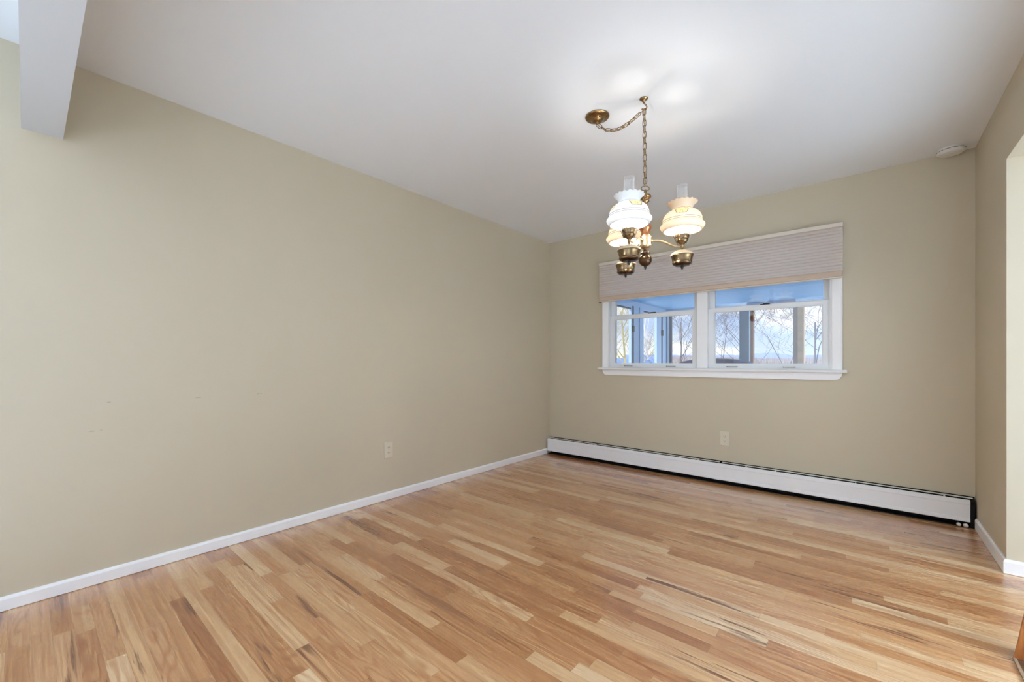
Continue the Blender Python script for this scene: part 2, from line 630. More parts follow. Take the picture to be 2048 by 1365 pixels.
# ------------------------------------------------------------------ pleated blind over the upper half of the window
def mat_fabric():
    m, t = new_mat('pleated_blind_fabric')
    pos = t.n('ShaderNodeNewGeometry').outputs['Position']
    x, y, z = t.sep(pos)
    weave = t.noise(t.xyz(t.math('MULTIPLY', x, 60.0), y, t.math('MULTIPLY', z, 60.0)), 1.0, 2.0)
    col = t.mix(t.maprange(weave, 0.3, 0.7), rgb(228, 216, 206), rgb(230, 218, 208))
    df = t.n('ShaderNodeBsdfDiffuse')
    t.put(df.inputs[0], col)
    tl = t.n('ShaderNodeBsdfTranslucent')
    t.put(tl.inputs[0], rgb(225, 222, 220))
    mx = t.n('ShaderNodeMixShader')
    mx.inputs[0].default_value = 0.26
    t.put(mx.inputs[1], df.outputs[0])
    t.put(mx.inputs[2], tl.outputs[0])
    t.out(mx.outputs[0])
    return m


M_FAB = mat_fabric()
M_RAIL = simple('cream_blind_rail', rgb(226, 216, 202), 0.4, 0, 0.4, 0.01)
M_STACK = simple('tan_blind_rail', rgb(202, 180, 160), 0.5, 0, 0.3, 0.02)
bl = thing('pleated_blind', 'beige pleated blind pulled halfway down over the white window', 'window blind', (-1.128, YB - 0.03, 1.684))
BLL = Matrix.Translation(Vector((1.128, -(YB - 0.03), -1.684)))
bx0, bx1 = -2.124, -0.124
yb0, yb1 = YB - 0.056, YB - 0.022     # front and back of the blind


def bpart(name, bm, m, parent=bl, **kw):
    o = obj(name, bm, m, None, **kw)
    o.data.transform(BLL)
    o.parent = parent
    return o


bm = B()
bx(bm, bx0 - 0.004, bx1 + 0.004, yb0 - 0.003, yb1 + 0.003, 2.064, 2.094)
bpart('headrail', bm, M_RAIL, bevel=0.003)
bm = B()
bx(bm, bx0, bx1, yb0 - 0.002, yb1, 1.684, 1.693)
rail = bpart('bottom_rail', bm, M_RAIL, bevel=0.003)
bm = B()
bx(bm, bx0 - 0.003, bx0 + 0.012, yb0 - 0.001, yb1 - 0.004, 1.680, 1.688)
bpart('end_cap', bm, M_DARKM, rail)
# fabric: accordion pleats, front sheet
bm = B()
zt, zb_, pitch = 2.064, 1.737, 0.0233
npl = int((zt - zb_) / pitch)
prev = None
pts = []
for k in range(npl * 2 + 1):
    z = zt - k * (zt - zb_) / (npl * 2)
    pts.append((yb0 + (0.0 if k % 2 else 0.007), z))
front = [(bm.verts.new((bx0, y, z)), bm.verts.new((bx1, y, z))) for y, z in pts]
for a, b in zip(front, front[1:]):
    bm.faces.new((a[0], a[1], b[1], b[0]))
bpart('pleated_fabric', bm, M_FAB)
# the last, gathered pleats above the bottom rail
bm = B()
bx(bm, bx0, bx1, yb0 - 0.001, yb1, 1.693, 1.737)
bpart('gathered_pleats', bm, M_STACK, bevel=0.008)

# ------------------------------------------------------------------ hot-water baseboard heater along the far wall
M_HEAT = simple('white_heater_enamel', rgb(246, 247, 249), 0.38, 0, 0.5, 0.01)
M_HEATG = simple('pale_heater_damper', rgb(226, 225, 222), 0.4, 0.1, 0.5, 0.02)
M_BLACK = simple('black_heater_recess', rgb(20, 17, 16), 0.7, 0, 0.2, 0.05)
M_FIN = simple('dark_heater_fins', rgb(40, 36, 34), 0.5, 0.5, 0.4, 0.05)
M_PIPE = simple('white_painted_pipe', rgb(225, 222, 215), 0.4, 0, 0.5, 0.02)
HX0, HX1 = -2.782, 0.512
ht = thing('baseboard_heater', 'long white baseboard heater with black slots under the window wall', 'heater', ((HX0 + HX1) / 2, YB - 0.035, 0))
HM = Matrix.Translation(Vector((-(HX0 + HX1) / 2, -(YB - 0.035), 0)))


def hpart(name, bm, m, parent=ht, **kw):
    o = obj(name, bm, m, None, **kw)
    o.data.transform(HM)
    o.parent = parent
    return o


YH = YB - 0.066
bm = B()
bx(bm, HX0, 0.538, YB - 0.006, YB - 0.0005, 0.0, 0.190)
bx(bm, HX0, 0.530, YB - 0.05, YB - 0.006, 0.150, 0.154)
bx(bm, HX0, 0.512, YB - 0.050, YB - 0.006, 0.0, 0.006)  # black strip on the floor paints the shade below the front panel
hpart('back_plate_shade_strip', bm, M_BLACK)
bm = B()
bx(bm, HX0 + 0.02, 0.50, YB - 0.048, YB - 0.012, 0.075, 0.135)
hpart('fin_tube', bm, M_FIN)
# damper blade in two lengths
for (a, b, dz_) in ((HX0 + 0.01, -0.965, 0.0), (-0.945, 0.528, 0.0015)):
    bm = B()
    prism_x(bm, [(YB - 0.034, 0.1805 + dz_), (YB - 0.016, 0.1830 + dz_), (YB - 0.016, 0.1850 + dz_), (YB - 0.034, 0.1835 + dz_)], a, b)
    hpart('damper', bm, M_HEATG)
# front panels: lip, upper crease, flat, lower lip
def panel_prof(o=0.0):
    return [(YH + 0.012, 0.178), (YH + 0.004 - o, 0.1785), (YH + 0.001 - o, 0.176), (YH - o, 0.150), (YH + 0.0025 - o, 0.147), (YH + 0.0025 - o, 0.062),
            (YH - o, 0.059), (YH - 0.002 - o, 0.040), (YH + 0.002, 0.036), (YH + 0.005, 0.038), (YH + 0.006, 0.172), (YH + 0.012, 0.174)]


for (a, b) in ((HX0, -0.955), (-0.955, HX1)):
    bm = B()
    prism_x(bm, panel_prof(), a, b)
    hpart('front_panel', bm, M_HEAT)
bm = B()
prism_x(bm, [(y - 0.0012, z - 0.001) for y, z in panel_prof()], -1.005, -0.945)
hpart('splice_cover', bm, M_HEAT)
for bxp in (-2.18, -1.30, -1.14, -0.76, -0.55, -0.05, 0.40):
    bm = B()
    bx(bm, bxp - 0.003, bxp + 0.003, YB - 0.056, YB - 0.008, 0.150, 0.1805)
    hpart('bracket', bm, M_HEATG)
bm = B()
prism_x(bm, [(YB - 0.0005, 0.0), (YB - 0.058, 0.0), (YB - 0.060, 0.03), (YB - 0.060, 0.165), (YB - 0.052, 0.180), (YB - 0.0005, 0.188)], 0.5125, 0.534)
hpart('end_bracket', bm, M_BLACK, bevel=0.002)
for (px_, r_) in ((0.462, 0.011), (0.493, 0.013)):
    bm = B()
    tube(bm, [(px_, YB - 0.05, 0.013), (px_, YB - 0.066, 0.013), (px_, YB - 0.072, 0.013)], [r_, r_, r_ * 0.75], 12)
    hpart('pipe_cap', bm, M_PIPE, smooth=True)

# ------------------------------------------------------------------ outlets
M_PLATE = simple('almond_outlet_plastic', rgb(218, 208, 188), 0.35, 0, 0.5, 0.01)
M_SLOT = simple('dark_outlet_slot', rgb(96, 84, 68), 0.6, 0, 0.3, 0.02)


def outlet(loc, rz, label):
    t = thing('wall_outlet', label, 'outlet', loc, rz)     # local: plate in xz, faces -y
    bm = B()
    bx(bm, -0.038, 0.038, -0.006, -0.0003, -0.062, 0.062)
    pl = obj('face_plate', bm, M_PLATE, t, bevel=0.003)
    for s in (-1, 1):
        bm = B()
        prism_y(bm, [(0.0165 * math.cos(a) * 1.0, s * 0.0195 + max(-0.0125, min(0.0125, 0.0165 * math.sin(a)))) for a in [2 * PI * k / 24 for k in range(24)]], -0.0085, -0.0055)
        rc = obj('receptacle', bm, M_PLATE, t)
        for sx, hh in ((-0.0065, 0.0045), (0.0065, 0.0038)):
            bm = B()
            bx(bm, sx - 0.0012, sx + 0.0012, -0.0089, -0.0083, s * 0.0195 + 0.003 - hh, s * 0.0195 + 0.003 + hh)
            obj('slot', bm, M_SLOT, rc)
        bm = B()
        lathe(bm, [(0.0026, 0.0), (0.0026, 0.0006)], 10, cap0=True, cap1=True)
        bm.transform(Matrix.Translation((0, -0.0083, s * 0.0195 - 0.0065)) @ Matrix.Rotation(PI / 2, 4, 'X'))
        obj('ground_hole', bm, M_SLOT, rc)
    bm = B()
    lathe(bm, [(0.003, 0.0), (0.003, 0.001), (0.0015, 0.0014)], 12, cap0=True, cap1=True)
    bm.transform(Matrix.Translation((0, -0.006, 0)) @ Matrix.Rotation(PI / 2, 4, 'X'))
    obj('screw', bm, M_PLATE, pl)
    return t


outlet((-0.930, YB, 0.388), 0.0, 'almond duplex outlet on the window wall above the white heater')
outlet((XL, 1.8125, 0.379), PI / 2, 'almond duplex outlet low on the long bare left wall')

# ------------------------------------------------------------------ smoke detector in the ceiling corner
M_SMOKE = simple('white_smoke_plastic', rgb(232, 230, 224), 0.4, 0, 0.4, 0.01)
M_VENT = simple('dark_vent_slot', rgb(66, 64, 62), 0.7, 0, 0.2, 0.02)
sm = thing('smoke_detector', 'round white smoke detector on the ceiling in the right corner', 'smoke detector', (0.425, 3.882, HC))
bm = B()
lathe(bm, [(0.062, 0.0), (0.062, -0.008), (0.060, -0.0085)], 48, cap0=True, cap1=True)
obj('mounting_base', bm, M_SMOKE, sm, smooth=False)
bm = B()
lathe(bm, [(0.062, -0.0085), (0.0655, -0.011), (0.067, -0.018), (0.0655, -0.026), (0.058, -0.033), (0.046, -0.0365), (0.044, -0.0355), (0.036, -0.0365), (0.033, -0.038), (0.018, -0.0385), (0.016, -0.0375), (0.002, -0.0378)], 48, cap0=True, cap1=True)
cov = obj('cover', bm, M_SMOKE, sm, smooth=True)
for k in range(12):
    a0 = 2 * PI * k / 12
    bm = B()
    ring = []
    for q in range(5):
        a = a0 + 0.4 * q / 4
        for r, z in ((0.0625, -0.0145), (0.0674, -0.0145), (0.0674, -0.0172), (0.0625, -0.0172)):
            ring.append(bm.verts.new((r * math.cos(a), r * math.sin(a), z)))
    for q in range(4):
        for c in range(4):
            e = (c + 1) % 4
            bm.faces.new((ring[q * 4 + c], ring[q * 4 + e], ring[q * 4 + 4 + e], ring[q * 4 + 4 + c]))
    bm.faces.new(ring[0:4])
    bm.faces.new(ring[16:20])
    obj('vent_slot', bm, M_VENT, cov)

# ------------------------------------------------------------------ chandelier
def mat_brass(name, a, b, rough):
    m, t = new_mat(name)
    o = t.n('ShaderNodeTexCoord').outputs['Object']
    nz = t.noise(o, 18.0, 4.0, 0.6)
    col = t.mix(t.maprange(nz, 0.35, 0.65), a, b)
    t.out(t.principled(col, t.maprange(nz, 0.3, 0.7, rough - 0.05, rough + 0.08), 1.0, 0.5))
    return m


M_BRASS = mat_brass('antique_brass', rgb(158, 128, 90), rgb(138, 110, 76), 0.24)
M_FOUNT = mat_brass('dark_antique_brass', rgb(140, 116, 86), rgb(118, 96, 70), 0.26)
M_BRASSL = mat_brass('pale_brass', rgb(205, 184, 148), rgb(184, 160, 124), 0.36)
M_LID = simple('pale_satin_brass_lid', rgb(214, 196, 164), 0.5, 0.3, 0.5, 0.03)
M_BRONZE = mat_brass('dark_bronze', rgb(96, 72, 52), rgb(64, 47, 36), 0.3)
M_CHAIN = mat_brass('dull_brass_chain', rgb(140, 112, 76), rgb(104, 84, 60), 0.4)
M_KNOB = simple('black_finial', rgb(26, 22, 20), 0.35, 0.2, 0.5, 0.02)
M_COPPER = mat_brass('copper_turned_column', rgb(205, 150, 110), rgb(180, 120, 80), 0.32)
M_WIRE = simple('steel_shade_wire', rgb(120, 115, 106), 0.35, 0.9, 0.5, 0.02)
M_CORD = simple('gold_lamp_cord', rgb(170, 140, 95), 0.5, 0, 0.4, 0.02)
M_GALLERY = simple('white_pierced_gallery', rgb(214, 208, 198), 0.4, 0.3, 0.5, 0.02)


def mat_shade(name, col, trans):
    m, t = new_mat(name)
    o = t.n('ShaderNodeTexCoord').outputs['Object']
    x, y, z = t.sep(o)
    ang = t.math('ARCTAN2', y, x)
    c = col
    # thin painted bands
    for zz, w in ((0.0485, 0.0014), (0.0395, 0.0012), (0.1065, 0.0010)):
        dd = t.math('ABSOLUTE', t.math('SUBTRACT', z, zz))
        c = t.mix(t.maprange(dd, w * 0.6, w * 1.4, 0.9, 0.0), c, rgb(118, 100, 82))
    # four floral medallions round the dome
    a4 = t.math('MULTIPLY', t.math('SUBTRACT', t.math('FRACT', t.math('DIVIDE', t.math('ADD', ang, 2.25 * PI), PI / 2)), 0.5), PI / 2)
    mx = t.math('DIVIDE', t.math('MULTIPLY', a4, 0.090), 0.0365)
    mz = t.math('DIVIDE', t.math('SUBTRACT', z, 0.0815), 0.0185)
    # flat-topped rounded shield
    mzp = t.math('MULTIPLY', t.math('ADD', mz, 1.0), 0.5)
    rr = t.math('MAXIMUM', t.math('ABSOLUTE', mz), t.math('ADD', t.math('ABSOLUTE', mx), t.math('MULTIPLY', t.math('POWER', t.math('SUBTRACT', 1.0, mzp, clamp=True), 2.0), 0.42)))
    inside = t.maprange(rr, 0.95, 1.0, 1.0, 0.0)
    edge = t.math('MULTIPLY', t.maprange(rr, 0.88, 0.93, 0.0, 1.0), t.maprange(rr, 0.99, 1.04, 1.0, 0.0))
    vor = t.n('ShaderNodeTexVoronoi')
    t.put(vor.inputs['Vector'], o)
    vor.inputs['Scale'].default_value = 95.0
    fl = t.maprange(vor.outputs['Distance'], 0.2, 0.5, 1.0, 0.0)
    flc = t.ramp(t.white(vor.outputs['Position']), [(0.0, rgb(214, 130, 40)), (0.35, rgb(226, 170, 40)), (0.6, rgb(210, 100, 50)), (0.8, rgb(130, 134, 50)), (1.0, rgb(232, 190, 70))], 'CONSTANT')
    med = t.mix(t.math('MULTIPLY', fl, 0.75), rgb(248, 226, 160), flc)
    c = t.mix(t.math('MULTIPLY', inside, 0.9), c, med)
    c = t.mix(t.math('MULTIPLY', edge, 0.9), c, rgb(96, 78, 50))
    df = t.n('ShaderNodeBsdfDiffuse')
    t.put(df.inputs[0], c)
    tl = t.n('ShaderNodeBsdfTranslucent')
    t.put(tl.inputs[0], c)
    m1 = t.n('ShaderNodeMixShader')
    t.put(m1.inputs[0], t.maprange(z, 0.0005, 0.004, 0.0, trans))
    t.put(m1.inputs[1], df.outputs[0])
    t.put(m1.inputs[2], tl.outputs[0])
    gl = t.n('ShaderNodeBsdfGlossy')
    gl.inputs['Roughness'].default_value = 0.12
    m2 = t.n('ShaderNodeMixShader')
    m2.inputs[0].default_value = 0.05
    t.put(m2.inputs[1], m1.outputs[0])
    t.put(m2.inputs[2], gl.outputs[0])
    t.out(m2.outputs[0])
    return m


M_SHADE_W = mat_shade('white_milk_glass', rgb(244, 247, 249), 0.019)
M_SHADE_C = mat_shade('cream_milk_glass', rgb(244, 221, 192), 0.030)


def mat_chimney():
    m, t = new_mat('clear_chimney_glass')
    lw = t.n('ShaderNodeLayerWeight')
    lw.inputs[0].default_value = 0.35
    tr = t.n('ShaderNodeBsdfTransparent')
    gl = t.n('ShaderNodeBsdfGlossy')
    gl.inputs['Roughness'].default_value = 0.05
    df = t.n('ShaderNodeBsdfDiffuse')
    df.inputs[0].default_value = (0.95, 0.96, 0.98, 1)
    mm = t.n('ShaderNodeMixShader')
    mm.inputs[0].default_value = 0.6
    t.put(mm.inputs[1], gl.outputs[0])
    t.put(mm.inputs[2], df.outputs[0])
    mx = t.n('ShaderNodeMixShader')
    t.put(mx.inputs[0], t.maprange(t.math('POWER', lw.outputs['Facing'], 1.6), 0.0, 1.0, 0.10, 0.85))
    t.put(mx.inputs[1], tr.outputs[0])
    t.put(mx.inputs[2], mm.outputs[0])
    t.out(mx.outputs[0])
    return m


M_CHIM = mat_chimney()


def mat_bulb(name, col, s):
    m, t = new_mat(name)
    e = t.n('ShaderNodeEmission')
    e.inputs[0].default_value = col
    e.inputs[1].default_value = s
    t.out(e.outputs[0])
    return m


M_BULB_C = mat_bulb('cool_white_bulb', (0.97, 0.985, 1.0, 1), 900.0)
M_BULB_W = mat_bulb('warm_white_bulb', (1.0, 0.90, 0.75, 1), 860.0)

HOOK = Vector((-0.880, 2.097, HC))
CAN = Vector((-1.143, 2.081, HC))
CEN = Vector((-0.874, 2.102, 0.0))
ch = thing('chandelier', 'brass swag chandelier with three hurricane lamps and ruffled glass shades', 'chandelier', (CEN.x, CEN.y, 1.545))
CM = Matrix.Translation(-Vector((CEN.x, CEN.y, 1.545)))


def cpart(name, bm, m, parent=ch, smooth=True, **kw):
    o = obj(name, bm, m, None, smooth=smooth, **kw)
    o.data.transform(CM)
    o.parent = parent
    return o


# ceiling canopy and swag hook
bm = B()
lathe(bm, [(0.066, 0.0), (0.067, -0.004), (0.064, -0.009), (0.056, -0.012), (0.044, -0.015), (0.034, -0.019), (0.030, -0.026), (0.024, -0.032), (0.012, -0.035), (0.008, -0.036), (0.007, -0.045), (0.001, -0.046)], 40, c=CAN, cap0=True, cap1=True)
can = cpart('canopy', bm, M_BRASS)
bm = B()
lathe(bm, [(0.003, -0.022), (0.0045, -0.024), (0.003, -0.027)], 10, c=CAN + Vector((0.028, -0.022, 0)), cap0=True, cap1=True)
cpart('canopy_screw', bm, M_KNOB, can)
bm = B()
lathe(bm, [(0.021, 0.0), (0.021, -0.004), (0.012, -0.009), (0.008, -0.014), (0.007, -0.020)], 24, c=HOOK, cap0=True, cap1=True)
hb = [(0.0, -0.018), (0.0005, -0.024), (0.006, -0.030), (0.013, -0.036), (0.016, -0.045), (0.013, -0.054), (0.004, -0.060), (-0.005, -0.060), (-0.010, -0.054)]
CR = Vector((math.cos(math.radians(YAW)), math.sin(math.radians(YAW)), 0))
tube(bm, [HOOK + CR * a + Vector((0, 0, b)) for a, b in hb], 0.0038, 8)
cpart('swag_hook', bm, M_BRASS)

# chain: a drooping swag from canopy to hook, then a straight drop
hang = HOOK + CR * 0.002 + Vector((0, 0, -0.056))
p0 = CAN + Vector((0.0, 0.0, -0.046))
swag = []
for k in range(61):
    s = k / 60
    p = p0.lerp(hang, s)
    sag = 0.062 * 4 * s * (1 - s) * (1.25 - 0.5 * s)
    swag.append(p + Vector((0, 0, -sag)))
drop = [hang + (Vector((CEN.x, CEN.y, 1.978)) - hang) * (k / 40) for k in range(41)]


def resample(pts, step):
    out, acc = [pts[0].copy()], 0.0
    need = step
    for a, b in zip(pts, pts[1:]):
        L = (b - a).length
        while acc + L >= need:
            out.append(a.lerp(b, (need - acc) / L))
            need += step
        acc += L
    return out


bm = B()
cord = [p + Vector((0.002 * math.sin(i * 1.3), 0.003 * math.cos(i * 1.1), 0)) for i, p in enumerate(swag + drop[1:])]
tube(bm, cord, 0.0026, 6)
chain = cpart('chain', bm, M_CORD)
chain['label'] = 'gold cord threaded through the chain links'


def link_mesh(c, t, roll, pitch):
    bm = B()
    t = t.normalized()
    u = t.orthogonal().normalized()
    u = Matrix.Rotation(roll, 3, t) @ u
    half, w = pitch * 0.5 + 0.0035, 0.0092
    pts = []
    for k in range(16):
        a = 2 * PI * k / 16
        ca, sa = math.cos(a), math.sin(a)
        st = half - w
        pts.append(c + t * (st * (1 if ca > 0 else -1) * (1 if abs(ca) > 0.01 else 0) + w * ca) + u * (w * sa))
    tube(bm, pts, 0.0019, 6, closed=True)
    return bm


for path, pit, ph in ((swag, 0.0345, 0.5), (drop, 0.0300, 0.9)):
    ps = resample(path, pit)
    for k, (a, b) in enumerate(zip(ps, ps[1:])):
        cpart('chain_link', link_mesh((a + b) / 2, b - a, ph + (PI / 2 if k % 2 else 0), pit), M_CHAIN, chain)

KS = 0.925                            # girth of the body, shades and arms
CM = Matrix.Diagonal((KS, KS, 1, 1)) @ CM

# central turned column
c0 = Vector((CEN.x, CEN.y, 0))
bm = B()
pts = [c0 + CR * (0.0235 * math.cos(a)) + Vector((0, 0, 1.966 + 0.016 * math.sin(a) * (1.0 if math.sin(a) > 0 else 0.5))) for a in [2 * PI * k / 28 for k in range(28)]]
tube(bm, pts, 0.0024, 6, closed=True)
cpart('top_loop', bm, M_CHAIN)
bm = B()
lathe(bm, [(0.004, 1.962), (0.009, 1.958), (0.011, 1.950), (0.008, 1.945), (0.014, 1.941), (0.027, 1.934), (0.0325, 1.926), (0.0325, 1.920), (0.026, 1.914), (0.018, 1.908), (0.022, 1.903), (0.022, 1.898), (0.013, 1.892), (0.011, 1.880)], 32, c=c0, cap0=True, cap1=True)
cpart('top_cap', bm, M_BRASS)
bm = B()
lathe(bm, [(0.011, 1.882), (0.016, 1.872), (0.024, 1.855), (0.028, 1.83), (0.024, 1.805), (0.018, 1.79), (0.020, 1.786), (0.030, 1.778), (0.034, 1.766), (0.033, 1.756), (0.026, 1.748), (0.022, 1.738), (0.023, 1.726), (0.029, 1.718)], 32, c=c0, cap0=True, cap1=True)
cpart('column', bm, M_COPPER)
bm = B()
lathe(bm, [(0.026, 1.719), (0.032, 1.717), (0.033, 1.713), (0.031, 1.709), (0.031, 1.675), (0.033, 1.671), (0.033, 1.667), (0.029, 1.660), (0.020, 1.653), (0.011, 1.650), (0.010, 1.642)], 36, c=c0, cap0=True, cap1=True)
cpart('arm_hub', bm, M_BRASSL)
bm = B()
prof = [(0.010, 1.643), (0.014, 1.641), (0.022, 1.634), (0.027, 1.629), (0.024, 1.626)]
for k in range(1, 12):
    a = PI * k / 12
    prof.append((0.034 * math.sin(a) + 0.002, 1.594 + 0.033 * math.cos(a)))
lathe(bm, prof, 36, c=c0, cap0=True, cap1=True)
ball = cpart('ball', bm, M_BRONZE)
bm = B()
lathe(bm, [(0.007, 1.563), (0.0075, 1.557), (0.005, 1.552), (0.005, 1.548), (0.001, 1.543)], 16, c=c0, cap0=True, cap1=True)
cpart('finial', bm, M_KNOB, ball)

LAMP_R = 0.196
for idx, deg in enumerate((27.9, -92.1, 147.9)):
    a = math.radians(deg)
    dr = Vector((math.cos(a), math.sin(a), 0))
    sd = Vector((-math.sin(a), math.cos(a), 0))
    lc = c0 + dr * LAMP_R
    shade_m = M_SHADE_W if idx == 1 else M_SHADE_C
    bulb_m = M_BULB_C if idx == 1 else M_BULB_W
    # arm from the hub down to the stem above the fount
    bm = B()
    arm = [(0.026, 1.692), (0.045, 1.693), (0.065, 1.692), (0.085, 1.688), (0.105, 1.680), (0.13, 1.668), (0.155, 1.659), (0.18, 1.6565), (LAMP_R, 1.6565)]
    tube(bm, [c0 + dr * r + Vector((0, 0, z)) for r, z in arm], 0.0055, 10)
    tube(bm, [c0 + dr * 0.029 + Vector((0, 0, 1.692)), c0 + dr * 0.038 + Vector((0, 0, 1.692))], 0.0095, 12)
    cpart('arm', bm, M_BRASSL)
    # fount: pale lid, flared bowl, dark foot, black finial
    bm = B()
    lathe(bm, [(0.061, 1.608), (0.0625, 1.6105), (0.060, 1.614), (0.048, 1.624), (0.028, 1.632), (0.010, 1.635)], 40, c=lc, cap0=True, cap1=True)
    lid = bm
    bm = B()
    lathe(bm, [(0.061, 1.6085), (0.0585, 1.603), (0.054, 1.592), (0.0515, 1.580), (0.0505, 1.573), (0.0525, 1.570), (0.0525, 1.567), (0.048, 1.564)], 40, c=lc, cap0=True, cap1=True)
    fo = cpart('fount', bm, M_FOUNT)
    cpart('fount_lid', lid, M_LID, fo)
    bm = B()
    lathe(bm, [(0.049, 1.5645), (0.048, 1.561), (0.040, 1.559), (0.038, 1.555), (0.030, 1.554), (0.010, 1.553)], 40, c=lc, cap0=True, cap1=True)
    cpart('fount_foot', bm, M_BRONZE, fo)
    bm = B()
    lathe(bm, [(0.0075, 1.554), (0.0078, 1.548), (0.006, 1.543), (0.006, 1.540), (0.0015, 1.535)], 16, c=lc, cap0=True, cap1=True)
    cpart('finial_knob', bm, M_KNOB, fo)
    # burner: stem, cone, pierced gallery with a crown of teeth
    bm = B()
    lathe(bm, [(0.0055, 1.638), (0.0055, 1.650), (0.010, 1.653), (0.010, 1.661), (0.012, 1.664), (0.024, 1.672), (0.031, 1.681), (0.033, 1.687), (0.031, 1.690), (0.035, 1.697), (0.038, 1.706), (0.038, 1.712)], 32, c=lc, cap0=True, cap1=True)
    bu = cpart('burner', bm, M_FOUNT)
    bm = B()
    NS = 30
    for k in range(NS):
        aa = 2 * PI * k / NS
        e = Vector((math.cos(aa), math.sin(aa), 0))
        tube(bm, [lc + e * 0.0375 + Vector((0, 0, 1.711)), lc + e * 0.0385 + Vector((0, 0, 1.732)), lc + e * 0.0405 + Vector((0, 0, 1.744))], [0.0013, 0.0016, 0.0008], 5)
        ab = 2 * PI * (k + 0.5) / NS
        e2 = Vector((math.cos(ab), math.sin(ab), 0))
        tube(bm, [lc + e2 * 0.0375 + Vector((0, 0, 1.711)), lc + e2 * 0.0383 + Vector((0, 0, 1.730))], 0.0011, 5)
    for z, r in ((1.712, 0.0378), (1.721, 0.0381), (1.730, 0.0384)):
        tube(bm, [lc + Vector((r * math.cos(q), r * math.sin(q), z)) for q in [2 * PI * k / 36 for k in range(36)]], 0.0014, 5, closed=True)
    cpart('gallery', bm, M_GALLERY, bu)
    # shade holder wires, three per lamp
    for k in range(3):
        aa = math.atan2(-lc.y, -lc.x) + PI / 3 + 2 * PI * k / 3
        e = Vector((math.cos(aa), math.sin(aa), 0))
        bm = B()
        w = [(0.010, 1.6575), (0.022, 1.660), (0.034, 1.672), (0.046, 1.695), (0.058, 1.718), (0.070, 1.734), (0.086, 1.741), (0.100, 1.7385)]
        tube(bm, [lc + e * r + Vector((0, 0, z)) for r, z in w], 0.0017, 6)
        cpart('shade_wire', bm, M_WIRE, bu)
    # bulb
    bm = B()
    lathe(bm, [(0.007, 1.722), (0.008, 1.732), (0.009, 1.745), (0.0092, 1.760), (0.009, 1.775), (0.0072, 1.790), (0.0045, 1.801), (0.001, 1.808)], 20, c=lc, cap0=True, cap1=True)
    cpart('bulb', bm, bulb_m, bu)
    # shade: local origin on its own axis at the skirt rim so the painted bands and medallions follow it
    bm = B()
    prof = [(0.0905, 0.0065), (0.0915, 0.002), (0.0945, -0.001), (0.0985, -0.002), (0.101, -0.001), (0.109, 0.011), (0.1155, 0.021), (0.1170, 0.026), (0.1160, 0.030),
            (0.1110, 0.035), (0.1065, 0.0395), (0.1040, 0.044), (0.1030, 0.049), (0.1030, 0.058), (0.1015, 0.070), (0.0975, 0.082), (0.090, 0.094), (0.079, 0.104), (0.066, 0.1115), (0.0560, 0.117), (0.0525, 0.122),
            (0.0530, 0.128), (0.0570, 0.137), (0.0630, 0.147), (0.0695, 0.155), (0.0755, 0.160), (0.0795, 0.162)]

    def ruffle(k, an, r, z, N=len(prof)):
        q = max(0.0, (k - (N - 6)) / 5.0)
        w = math.cos(18 * an)
        return r + 0.0020 * q * q * w, z + 0.0021 * q * q * w

    lathe(bm, prof, 144, mod=ruffle)
    sh = obj('shade', bm, shade_m, None, smooth=True)
    sh.parent = ch
    sl = lc - Vector((CEN.x, CEN.y, 1.545))
    sh.location = (sl.x * KS, sl.y * KS, sl.z + 1.7355)
    sh.data.transform(Matrix.Diagonal((KS, KS, 0.88, 1)))
    sh.rotation_euler = (0, 0, math.radians((-73, -42, -112)[idx]))
    sh['label'] = 'white ruffled glass shade' if idx == 1 else 'cream ruffled glass shade'
    # glass chimney
    bm = B()
    lathe(bm, [(0.0265, 1.715), (0.029, 1.735), (0.036, 1.765), (0.036, 1.785), (0.031, 1.815), (0.0282, 1.84), (0.0278, 1.90), (0.0282, 1.962), (0.0288, 1.966), (0.0268, 1.966), (0.0262, 1.962), (0.0258, 1.90), (0.0262, 1.84), (0.029, 1.815)], 32, c=lc)
    cpart('chimney', bm, M_CHIM)

# ------------------------------------------------------------------ stained wooden post foot at the lower right corner
def mat_stained(name, a, b):
    m, t = new_mat(name)
    pos = t.n('ShaderNodeNewGeometry').outputs['Position']
    x, y, z = t.sep(pos)
    g = t.noise(t.xyz(t.math('MULTIPLY', x, 70.0), t.math('MULTIPLY', y, 70.0), t.math('MULTIPLY', z, 6.0)), 1.0, 4.0, 0.6, 0.5)
    t.out(t.principled(t.mix(t.maprange(g, 0.35, 0.65), a, b), 0.35, 0.0, 0.5))
    return m


M_STAIN = mat_stained('orange_brown_stain', rgb(126, 66, 26), rgb(176, 108, 52))
M_STAIND = mat_stained('dark_walnut_stain', rgb(74, 52, 36), rgb(110, 78, 52))
M_EDGE = mat_stained('worn_grey_brown_edge', rgb(140, 118, 96), rgb(166, 144, 120))
pf = thing('wooden_post', 'orange-brown stained wooden post foot on a dark base at the lower right edge', 'wooden post', (0.52, 2.22, 0))
PM = Matrix.Translation(Vector((-0.52, -2.22, 0)))
bm = B()
v = [bm.verts.new(p) for p in ((0.403, 2.289, 0), (0.64, 2.289, 0), (0.56, 2.289, 0.62), (0.505, 2.289, 0.62), (0.418, 2.345, 0), (0.64, 2.345, 0), (0.56, 2.345, 0.62), (0.505, 2.345, 0.62))]
for f in ((0, 3, 2, 1), (4, 5, 6, 7), (0, 1, 5, 4), (1, 2, 6, 5), (2, 3, 7, 6), (3, 0, 4, 7)):
    bm.faces.new([v[i] for i in f])
o = obj('post_board', bm, M_STAIN, None, bevel=0.003)
o.data.transform(PM)
o.parent = pf
bm = B()
bx(bm, 0.412, 0.64, 2.05, 2.2885, 0.0, 0.005)
